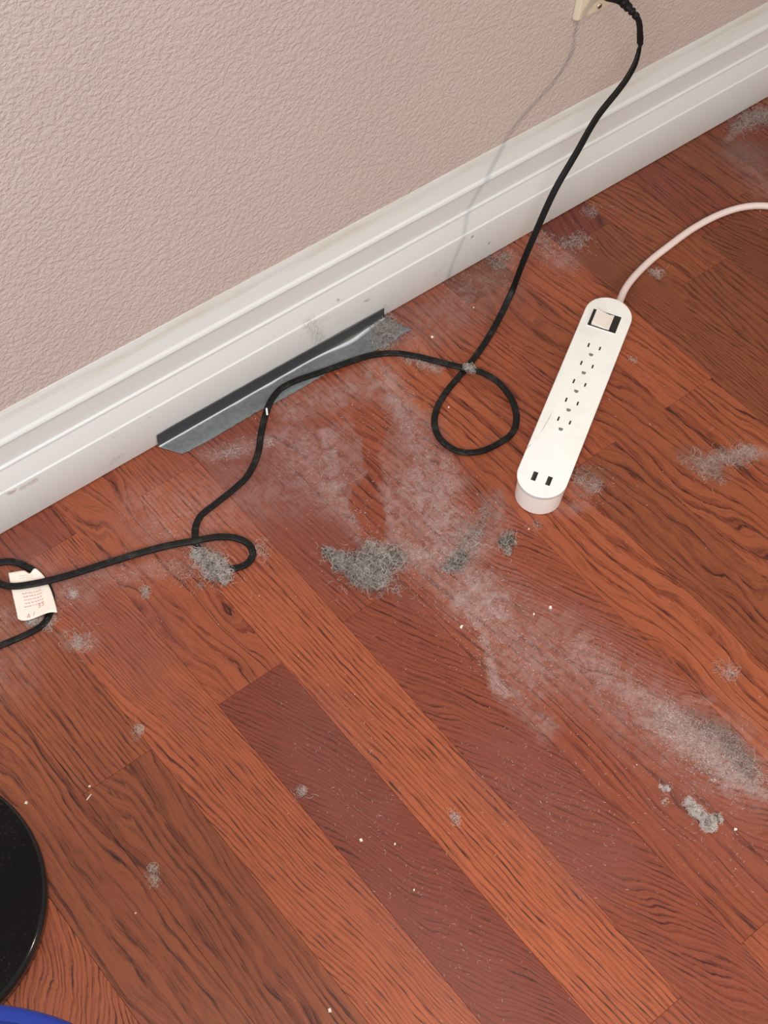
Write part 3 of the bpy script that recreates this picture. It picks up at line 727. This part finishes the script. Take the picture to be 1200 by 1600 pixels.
bn = empty('bin', (-.064, -.706, 0)); tag(bn, 'blue plastic bin at the lower left corner of the photo', 'bin')
def ringv(pr_): return lathe(pr_)
V, F = lathe([(.135, 0), (.138, .004), (.160, .392), (.157, .392), (.134, .008), (.02, .006)]); smooth_sharp(mesh('tub', V, F, BLUE, bn), 40)
tor = []
for i in range(11):
    a = -math.pi * .5 + math.pi * i / 10; tor.append((.1655 + .0045 * math.cos(a), .3950 + .005 * math.sin(a)))
pr_ = [(.1585, .390)] + tor + [(.1585, .400)]
n_ = 96; V, F = lathe(pr_, n_); F = F[:-2]
for i in range(n_): j = (i + 1) % n_; F.append(((len(pr_) - 1) * n_ + i, (len(pr_) - 1) * n_ + j, j, i))
smooth_sharp(mesh('rolled_rim', V, F, BLUE, bn), 50)

# ------------------------------------------------------------------ lint
def strands(rg, starts, n_seg, step, curl, rad, env=None, flat=None, bundle=0):
    """starts (n,3); returns V, F of three-sided curly fibres"""
    n_ = len(starts); P = np.zeros((n_, n_seg + 1, 3)); P[:, 0] = starts
    d_ = rg.normal(size=(n_, 3)); d_[:, 2] *= .5
    if flat: d_[:, 2] *= flat
    d_ /= np.linalg.norm(d_, axis=1)[:, None]; ax = rg.normal(size=(n_, 3)); ax[:, 2] *= 2; ax /= np.linalg.norm(ax, axis=1)[:, None]
    if bundle and n_ > bundle * 2:           # matted tufts: neighbours share their start and their curl
        g_ = rg.integers(0, max(2, n_ // bundle), n_)
        ax = ax[g_] + rg.normal(size=(n_, 3)) * .12; d_ = d_[g_] + rg.normal(size=(n_, 3)) * .22
        P[:, 0] = P[g_, 0] + rg.normal(size=(n_, 3)) * step * np.array([.8, .8, .5])
        d_ /= np.linalg.norm(d_, axis=1)[:, None]
    for k_ in range(n_seg):
        d_ = d_ + np.cross(ax, d_) * curl + rg.normal(size=(n_, 3)) * .25 * (1 if flat is None else np.array([1, 1, flat]))
        if env is not None:
            c_, r_ = env; off = (P[:, k_] - c_) / r_; dist = np.linalg.norm(off, axis=1)[:, None]
            d_ = d_ - off / r_ * r_.mean() * np.clip(dist - .9, 0, 2) * .45
        d_ /= np.linalg.norm(d_, axis=1)[:, None]; P[:, k_ + 1] = P[:, k_] + d_ * step * rg.uniform(.7, 1.3, (n_, 1))
    P[:, :, 2] = np.maximum(P[:, :, 2], .0003)
    rr = rg.uniform(.65, 1.35, (n_, 1)) * rad; V = np.zeros((n_, n_seg + 1, 3, 3))
    T = np.gradient(P, axis=1); T /= np.linalg.norm(T, axis=2)[:, :, None] + 1e-9
    s_ = np.cross(T, np.array([.13, .21, 1.0])); s_ /= np.linalg.norm(s_, axis=2)[:, :, None] + 1e-9; u_ = np.cross(s_, T)
    for j in range(3):
        a = 2 * math.pi * j / 3; V[:, :, j] = P + (s_ * math.cos(a) + u_ * math.sin(a)) * rr[:, :, None]
    idx = np.arange(n_ * (n_seg + 1) * 3).reshape(n_, n_seg + 1, 3); Fs = []
    for j in range(3):
        k_ = (j + 1) % 3; Fs.append(np.stack([idx[:, :-1, j], idx[:, :-1, k_], idx[:, 1:, k_], idx[:, 1:, j]], -1).reshape(-1, 4))
    return V.reshape(-1, 3), np.concatenate(Fs), np.tile(np.repeat(np.arange(n_), n_seg), 3)

def quad_mesh(name, V, F, mats, mi):
    me = bpy.data.meshes.new(name); me.vertices.add(len(V)); me.vertices.foreach_set('co', np.asarray(V, float).ravel())
    me.loops.add(F.size); me.loops.foreach_set('vertex_index', F.ravel().astype(np.int32)); me.polygons.add(len(F))
    me.polygons.foreach_set('loop_start', (np.arange(len(F)) * F.shape[1]).astype(np.int32))
    for m_ in mats: me.materials.append(m_)
    me.polygons.foreach_set('material_index', mi.astype(np.int32)); me.update(calc_edges=True); me.validate()
    o = bpy.data.objects.new(name, me); COL.objects.link(o); return o

def lint(label, blobs, seed, mats=(LINT_L, LINT_M, LINT_D), probs=(.35, .45, .2), dens=1.0, stray=.12, core=True, z0=0.0, group=None, name='lint_clump'):
    """blobs: (px, py, radius_m, height_m, n)"""
    rg = np.random.default_rng(seed); VV, FF, MI = [], [], []; off = 0
    cores = []
    for (a, b, r_, h_, cnt) in blobs:
        c_ = on_floor(a, b, z0 + h_ * .5); rad = np.array([r_, r_, h_ * .55])
        n_ = int(cnt * dens * (.62 if core else .75)); q = rg.normal(size=(n_, 3)); q /= np.linalg.norm(q, axis=1)[:, None]; q *= rg.uniform(.3, 1.0, (n_, 1)); st_ = c_ + q * rad
        v_, f_, w_ = strands(rg, st_, 9, r_ * .20 + .0005, .30, .00010 if core else .00007, (c_, rad), None, 11 if core else 0)
        mi = (rg.choice(3, n_, p=probs) if not core else np.where(rg.random(n_) < .6, rg.choice(3, n_, p=probs), np.sort(rg.choice(3, n_, p=probs))))[w_]; VV.append(v_); FF.append(f_ + off); off += len(v_); MI.append(mi)
        ns = int(n_ * stray)
        if ns:
            st_ = c_ + rg.normal(size=(ns, 3)) * rad * [1.3, 1.3, .3]
            v_, f_, w_ = strands(rg, st_, 7, .0013, .3, .00008, None, .4)
            mi = rg.choice(3, ns, p=(.5, .4, .1))[w_]; VV.append(v_); FF.append(f_ + off); off += len(v_); MI.append(mi)
        if core and h_ > .004:
            cv, cf = [], []; nn3, mm3 = 14, 8
            for i in range(mm3 + 1):
                th = math.pi * i / mm3
                for j in range(nn3):
                    ph = 2 * math.pi * j / nn3; dv = Vector((math.sin(th) * math.cos(ph), math.sin(th) * math.sin(ph), math.cos(th)))
                    k_ = .70 + .75 * noise.noise(dv * 3.0 + Vector((seed, a * .1, 0))); P_ = c_ + np.array(dv) * rad * k_; cv.append((P_[0], P_[1], max(P_[2], z0 + .0004)))
            for i in range(mm3):
                for j in range(nn3): k2 = (j + 1) % nn3; cf.append((i * nn3 + j, i * nn3 + k2, (i + 1) * nn3 + k2, (i + 1) * nn3 + j))
            VV.append(np.array(cv)); FF.append(np.array(cf) + off); off += len(cv); MI.append(np.full(len(cf), 3))
    o = quad_mesh(name, np.concatenate(VV), np.concatenate(FF), list(mats) + [LINT_C], np.concatenate(MI))
    return tag(o, label, 'lint', group)

lint('largest matted grey clump of lint, tailing off to the left, mid floor',
     [(573, 885, .017, .014, 620), (592, 880, .016, .013, 560), (588, 900, .014, .011, 420), (566, 900, .012, .010, 300), (612, 872, .012, .006, 220), (555, 882, .010, .008, 220),
      (540, 878, .009, .007, 220), (525, 870, .008, .006, 170), (512, 864, .006, .005, 110), (524, 888, .004, .005, 40), (583, 862, .010, .009, 180), (605, 915, .010, .003, 80), (590, 925, .005, .002, 30)], 1, dens=1.0)
lint('pale grey fuzz wrapped around the black cord at its small left loop',
     [(313, 862, .007, .008, 200), (322, 874, .009, .009, 260), (333, 885, .010, .009, 300), (343, 896, .010, .008, 280), (352, 901, .007, .007, 160), (305, 868, .004, .004, 50), (338, 876, .008, .009, 130)], 2, probs=(.6, .35, .05), z0=.001)
lint('small grey tuft of lint in the middle of the dust trail',
     [(710, 880, .008, .007, 220), (722, 872, .006, .005, 120), (702, 889, .006, .004, 110), (716, 866, .006, .004, 90)], 3, probs=(.3, .4, .3))
lint('thin dark streak of lint pointing up from the small tuft towards the power strip',
     [(728, 858, .010, .003, 120), (740, 845, .010, .003, 120), (747, 830, .008, .003, 90), (753, 812, .005, .005, 60), (755, 800, .004, .004, 40), (722, 840, .012, .002, 80), (735, 828, .014, .002, 90)], 4, probs=(.45, .35, .2), core=False, dens=.5)
lint('small dark grey tuft of lint just below the end of the power strip',
     [(790, 848, .007, .006, 170), (797, 842, .006, .005, 110), (791, 860, .004, .004, 60), (806, 838, .007, .002, 50), (838, 820, .004, .003, 30)], 5, probs=(.3, .35, .35))
lint('bluish white wisp of lint on its own, lower right of the floor',
     [(1076, 1254, .0045, .004, 130), (1084, 1262, .0055, .005, 200), (1093, 1270, .0055, .0045, 200), (1100, 1278, .0035, .004, 130), (1107, 1286, .006, .006, 230), (1119, 1279, .0045, .005, 120), (1115, 1291, .003, .004, 70)], 6, probs=(.85, .15, 0), stray=.04)
lint('tiny white shred of lint left of the bluish white wisp',
     [(1036, 1230, .0025, .003, 50), (1044, 1231, .0028, .0035, 60), (1040, 1252, .003, .002, 20)], 7, probs=(.85, .15, 0), stray=.1)
lint('flat grey web of lint stuck on the right end of the tape',
     [(590, 505, .009, .004, 130), (600, 515, .013, .005, 240), (596, 530, .012, .004, 210), (612, 522, .012, .003, 170), (606, 496, .007, .005, 80), (606, 541, .008, .003, 60), (619, 510, .008, .003, 60)], 8, probs=(.4, .45, .15), core=False)
lint('wispy pale lint on the dark planks right of the power strip',
     [(1085, 722, .015, .003, 110), (1112, 718, .010, .003, 90), (1130, 714, .010, .003, 90), (1160, 712, .014, .004, 170), (1175, 709, .008, .003, 70), (1120, 745, .010, .002, 60), (1100, 738, .012, .002, 60)], 9, probs=(.6, .35, .05), core=False, dens=.7)
lint('pale band of lint against the baseboard at the upper right',
     [(1145, 196, .012, .004, 60), (1165, 188, .016, .005, 120), (1185, 180, .018, .006, 150), (1205, 178, .018, .006, 120)], 10, probs=(.4, .45, .15), core=False)
lint('white star-shaped wisp of lint below the paper tag',
     [(120, 1005, .006, .002, 60), (130, 1000, .012, .002, 40)], 11, probs=(.9, .1, 0), core=False, stray=.6)
lint('pale oval smear of lint beside the black stand base',
     [(238, 1356, .004, .0015, 40), (239, 1366, .005, .0015, 60), (241, 1378, .004, .0015, 40)], 12, probs=(.8, .2, 0), core=False, stray=0)
lint('grey fluff caught on the cord where the big loop crosses itself',
     [(735, 575, .005, .0045, 90), (730, 573, .004, .003, 40)], 13, probs=(.8, .2, 0), z0=.0105, core=False, stray=0)
lint('whitish fluff trapped under the lower edge of the paper tag',
     [(55, 968, .006, .004, 90), (72, 977, .005, .003, 60), (48, 970, .005, .003, 60), (80, 966, .005, .002, 40)], 14, probs=(.8, .2, 0), core=False)
lint('little triangular speck of lint on the dark red plank', [(471, 1236, .004, .003, 60)], 15, probs=(.8, .2, 0), core=False, stray=.2)
lint('tiny ring of grey lint on the orange plank, lower middle', [(711, 1276, .003, .003, 40), (712, 1283, .003, .002, 30)], 16, probs=(.6, .3, .1), core=False, stray=.1)
lint('small white fluff on the floor right of the paper tag', [(112, 925, .004, .003, 50), (115, 929, .003, .002, 30)], 17, probs=(.95, .05, 0), core=False, stray=.2)
lint('faint upright wisp of lint between the tag and the small cord loop', [(227, 922, .004, .003, 40), (227, 930, .003, .002, 30)], 18, probs=(.6, .4, 0), core=False)
lint('small pale fluff beside the white cord, near the power strip', [(1028, 427, .007, .003, 60), (1020, 424, .005, .002, 30)], 19, probs=(.7, .3, 0), core=False)
lint('faint fluff against the right side of the power strip end', [(928, 758, .008, .003, 60), (905, 745, .008, .002, 40), (915, 738, .008, .002, 30)], 20, probs=(.6, .4, 0), core=False)
lint('faint tuft of lint right of the dust trail', [(1135, 1045, .012, .002, 60), (1145, 1052, .008, .002, 40)], 21, probs=(.7, .3, 0), core=False)
lint('pale wisps beneath the black cord left of its big loop', [(635, 558, .008, .003, 60), (660, 566, .010, .003, 60), (680, 573, .008, .003, 50)], 22, probs=(.7, .3, 0), core=False)
lint('small dark smudge of lint where the cord leaves the baseboard', [(775, 408, .010, .003, 80), (790, 400, .008, .003, 60), (768, 412, .006, .002, 30)], 23, probs=(.4, .3, .3), core=False)
lint('thin web of lint right of where the cord passes the baseboard', [(890, 380, .016, .002, 90), (908, 374, .012, .002, 60)], 24, probs=(.7, .3, 0), core=False)
lint('faint lint under the hanging cord beside the baseboard', [(850, 372, .012, .002, 60)], 31, probs=(.7, .3, 0), core=False)
lint('faint tuft of lint at the foot of the baseboard, above the power strip cord', [(925, 330, .010, .003, 50)], 32, probs=(.7, .3, 0), core=False)
lint('faint pale fluff on the dark plank right of the power strip switch', [(988, 562, .004, .002, 25)], 25, probs=(.8, .2, 0), core=False, stray=.2)
lint('tiny wisp at the plank joint near the lower left', [(215, 1142, .005, .003, 40), (219, 1135, .003, .003, 15)], 26, probs=(.9, .1, 0), core=False)
lint('short wisps of fuzz just right of the small cord loop', [(408, 855, .010, .003, 40), (404, 866, .008, .002, 25)], 27, probs=(.6, .4, 0), core=False)
lint('dark thread wisps below the pale fuzz of the small cord loop', [(285, 895, .014, .002, 45), (310, 915, .010, .002, 30), (270, 880, .010, .002, 20)], 28, probs=(.5, .4, .1), core=False)
lint('pale wisp beside the cord below the tape', [(425, 688, .006, .002, 30), (418, 690, .005, .002, 15), (355, 708, .010, .002, 40), (370, 702, .008, .002, 30)], 29, probs=(.8, .2, 0), core=False)
lint('dark grey film of lint beside the brightest dust patch', [(1110, 1140, .014, .002, 130), (1135, 1155, .014, .003, 160), (1150, 1175, .012, .003, 140), (1165, 1190, .010, .003, 110), (1175, 1215, .010, .004, 120)], 30, probs=(.40, .35, .25), core=False, dens=.6)

# fine dust fibres strewn over the floor: nobody could count them
rg = np.random.default_rng(77)   # same strewing every time
def strew(zones, mats, probs, rad, seg, step, name, label):
    VV, FF, MI = [], [], []; off = 0
    for (a, b, c_, d_, r_, cnt) in zones:
        p0, p1 = on_floor(a, b), on_floor(c_, d_); f_ = rg.uniform(0, 1, (cnt, 1)); st_ = p0 + (p1 - p0) * f_ + rg.normal(size=(cnt, 3)) * (r_ / 1400 * .55); 
        st_[:, 1] = np.minimum(st_[:, 1], -.004); st_[:, 2] = rg.uniform(.0002, .0006, cnt)
        v_, q_, w_ = strands(rg, st_, seg, step, .28, rad, None, .03)
        VV.append(v_); FF.append(q_ + off); off += len(v_); MI.append(rg.choice(len(mats), cnt, p=probs)[w_])
    V_ = np.concatenate(VV); V_[:, 2] = np.minimum(V_[:, 2], .0013)
    return tag(quad_mesh(name, V_, np.concatenate(FF), mats, np.concatenate(MI)), label, 'dust', kind='stuff')
zones = [(600, 590, 700, 760, 40, 700), (650, 760, 720, 850, 60, 900), (600, 862, 715, 878, 40, 700), (712, 905, 765, 950, 50, 800), (765, 960, 840, 1050, 60, 700), (715, 920, 790, 1085, 14, 300),
         (910, 1020, 1000, 1090, 45, 500), (1030, 1115, 1150, 1210, 36, 4200), (1130, 1190, 1195, 1235, 26, 700), (460, 690, 530, 780, 55, 350), (330, 712, 420, 690, 22, 200), (520, 680, 525, 770, 24, 200),
         (540, 790, 575, 835, 20, 120), (230, 790, 330, 860, 50, 260), (10, 960, 120, 930, 40, 260), (120, 905, 290, 880, 36, 260), (850, 385, 885, 410, 36, 200), (690, 470, 800, 400, 40, 150),
         (900, 780, 940, 750, 30, 120), (1100, 720, 1180, 708, 24, 120), (800, 1190, 930, 1340, 80, 300), (480, 1100, 760, 1560, 70, 350), (700, 850, 900, 1150, 130, 400), (1000, 1200, 1200, 1330, 90, 260), (560, 600, 660, 840, 110, 300)]
strew(zones, [FIB_W, FIB_P, LINT_M], (.30, .52, .18), .00011, 4, .0007, 'dust_fibres', 'fine pale dust fibres strewn over the oak floor')
# loose grains of grit
gz = [(0, 850, 1200, 850, 700, 420), (600, 900, 900, 1100, 160, 160), (1000, 1150, 1200, 1300, 120, 120), (640, 450, 900, 350, 120, 60), (900, 600, 1100, 800, 200, 60)]
VV, FF = [], []; off = 0
for (a, b, c_, d_, r_, cnt) in gz:
    p0, p1 = on_floor(a, b), on_floor(c_, d_)
    for q in range(cnt):
        P_ = p0 + (p1 - p0) * rg.random() + rg.normal(size=3) * r_ / 1400 * .5
        if P_[1] > -.005 or P_[1] < -1.2: continue
        if math.hypot(P_[0] - LB[0], P_[1] - LB[1]) < .15: continue
        lx, ly = (P_[0] - .976) * .8678 + (P_[1] + .2516) * .4970, -(P_[0] - .976) * .4970 + (P_[1] + .2516) * .8678
        if abs(lx) < .17 and abs(ly) < .032: continue
        s_ = rg.uniform(.00022, .0006) * (1.5 if rg.random() < .1 else 1); P_[2] = s_ * .6
        o6 = np.array([(1, 0, 0), (-1, 0, 0), (0, 1, 0), (0, -1, 0), (0, 0, 1), (0, 0, -1)]) * s_ * rg.uniform(.5, 1.3, (6, 1))
        VV.append(P_ + o6); FF.append(np.array([(0, 2, 4), (2, 1, 4), (1, 3, 4), (3, 0, 4), (2, 0, 5), (1, 2, 5), (3, 1, 5), (0, 3, 5)]) + off); off += 6
FF = np.concatenate(FF); tag(quad_mesh('grit', np.concatenate(VV), FF, [CRUMB, FIB_P], rg.choice(2, len(FF) // 8, p=(.4, .6)).repeat(8)), 'loose pale grains of grit on the oak floor', 'grit', kind='stuff')

# larger crumbs that can be told apart
def crumb(px_, py_, s_, label, seed):
    r2 = random.Random(seed); V, F = [], []
    for (x_, y_, z_) in [(-1, -1, 0), (1, -.8, 0), (1.1, .9, 0), (-.8, 1, 0), (-.7, -.8, 1), (.8, -.6, 1.1), (.7, .8, .9), (-.9, .6, 1)]:
        V.append((x_ * s_ * r2.uniform(.7, 1.2), y_ * s_ * r2.uniform(.5, 1.0), z_ * s_ * r2.uniform(.8, 1.2)))
    F = [(3, 2, 1, 0), (4, 5, 6, 7), (0, 1, 5, 4), (1, 2, 6, 5), (2, 3, 7, 6), (3, 0, 4, 7)]
    o = mesh('crumb', V, F, CRUMB); p_ = on_floor(px_, py_); o.location = (p_[0], p_[1], .0002); o.rotation_euler = (0, 0, r2.random() * 3); tag(o, label, 'crumb'); return o
for i, (a, b, s_, lb_) in enumerate([
    (564, 1313, .0016, 'pale square crumb on the dark red plank, lower middle'), (41, 1255, .0018, 'white crumb beside the top of the black stand base'),
    (515, 1579, .0018, 'pale crumb near the bottom edge of the photo'), (860, 950, .0020, 'oblong white crumb on the dusty plank below the power strip'),
    (1149, 1296, .0016, 'white crumb below the bluish white wisp of lint'), (675, 527, .0018, 'white crumb above the crossing of the black cord'),
    (740, 481, .0010, 'small pale crumb near the hanging black cord'), (701, 637, .0012, 'pale crumb inside the big loop of black cord'),
    (834, 960, .0014, 'small crumb left of the oblong white crumb'), (647, 1391, .0011, 'rosy crumb on the dark red plank near the bottom'),
    (212, 1427, .0010, 'tiny pale crumb on the brown plank right of the stand base'), (617, 1319, .0012, 'tiny rosy crumb right of the pale square crumb'),
    (721, 980, .0020, 'white flake at the left border of the dust trail'), (140, 1229, .0013, 'pale crumb at the plank joint near the lower left'),
    (826, 827, .0012, 'white crumb under the end of the power strip')]):
    crumb(a, b, s_, lb_, i)
# slivers
V, F = box(0, 0, 0, .0075, .0009, .0006, .0001)
o = mesh('wood_sliver', V, F, CRUMB); p_ = on_floor(139, 1246); o.location = (p_[0], p_[1], .0006); o.rotation_euler = (0, 0, .35); tag(o, 'white sliver standing in the plank joint near the lower left', 'sliver')
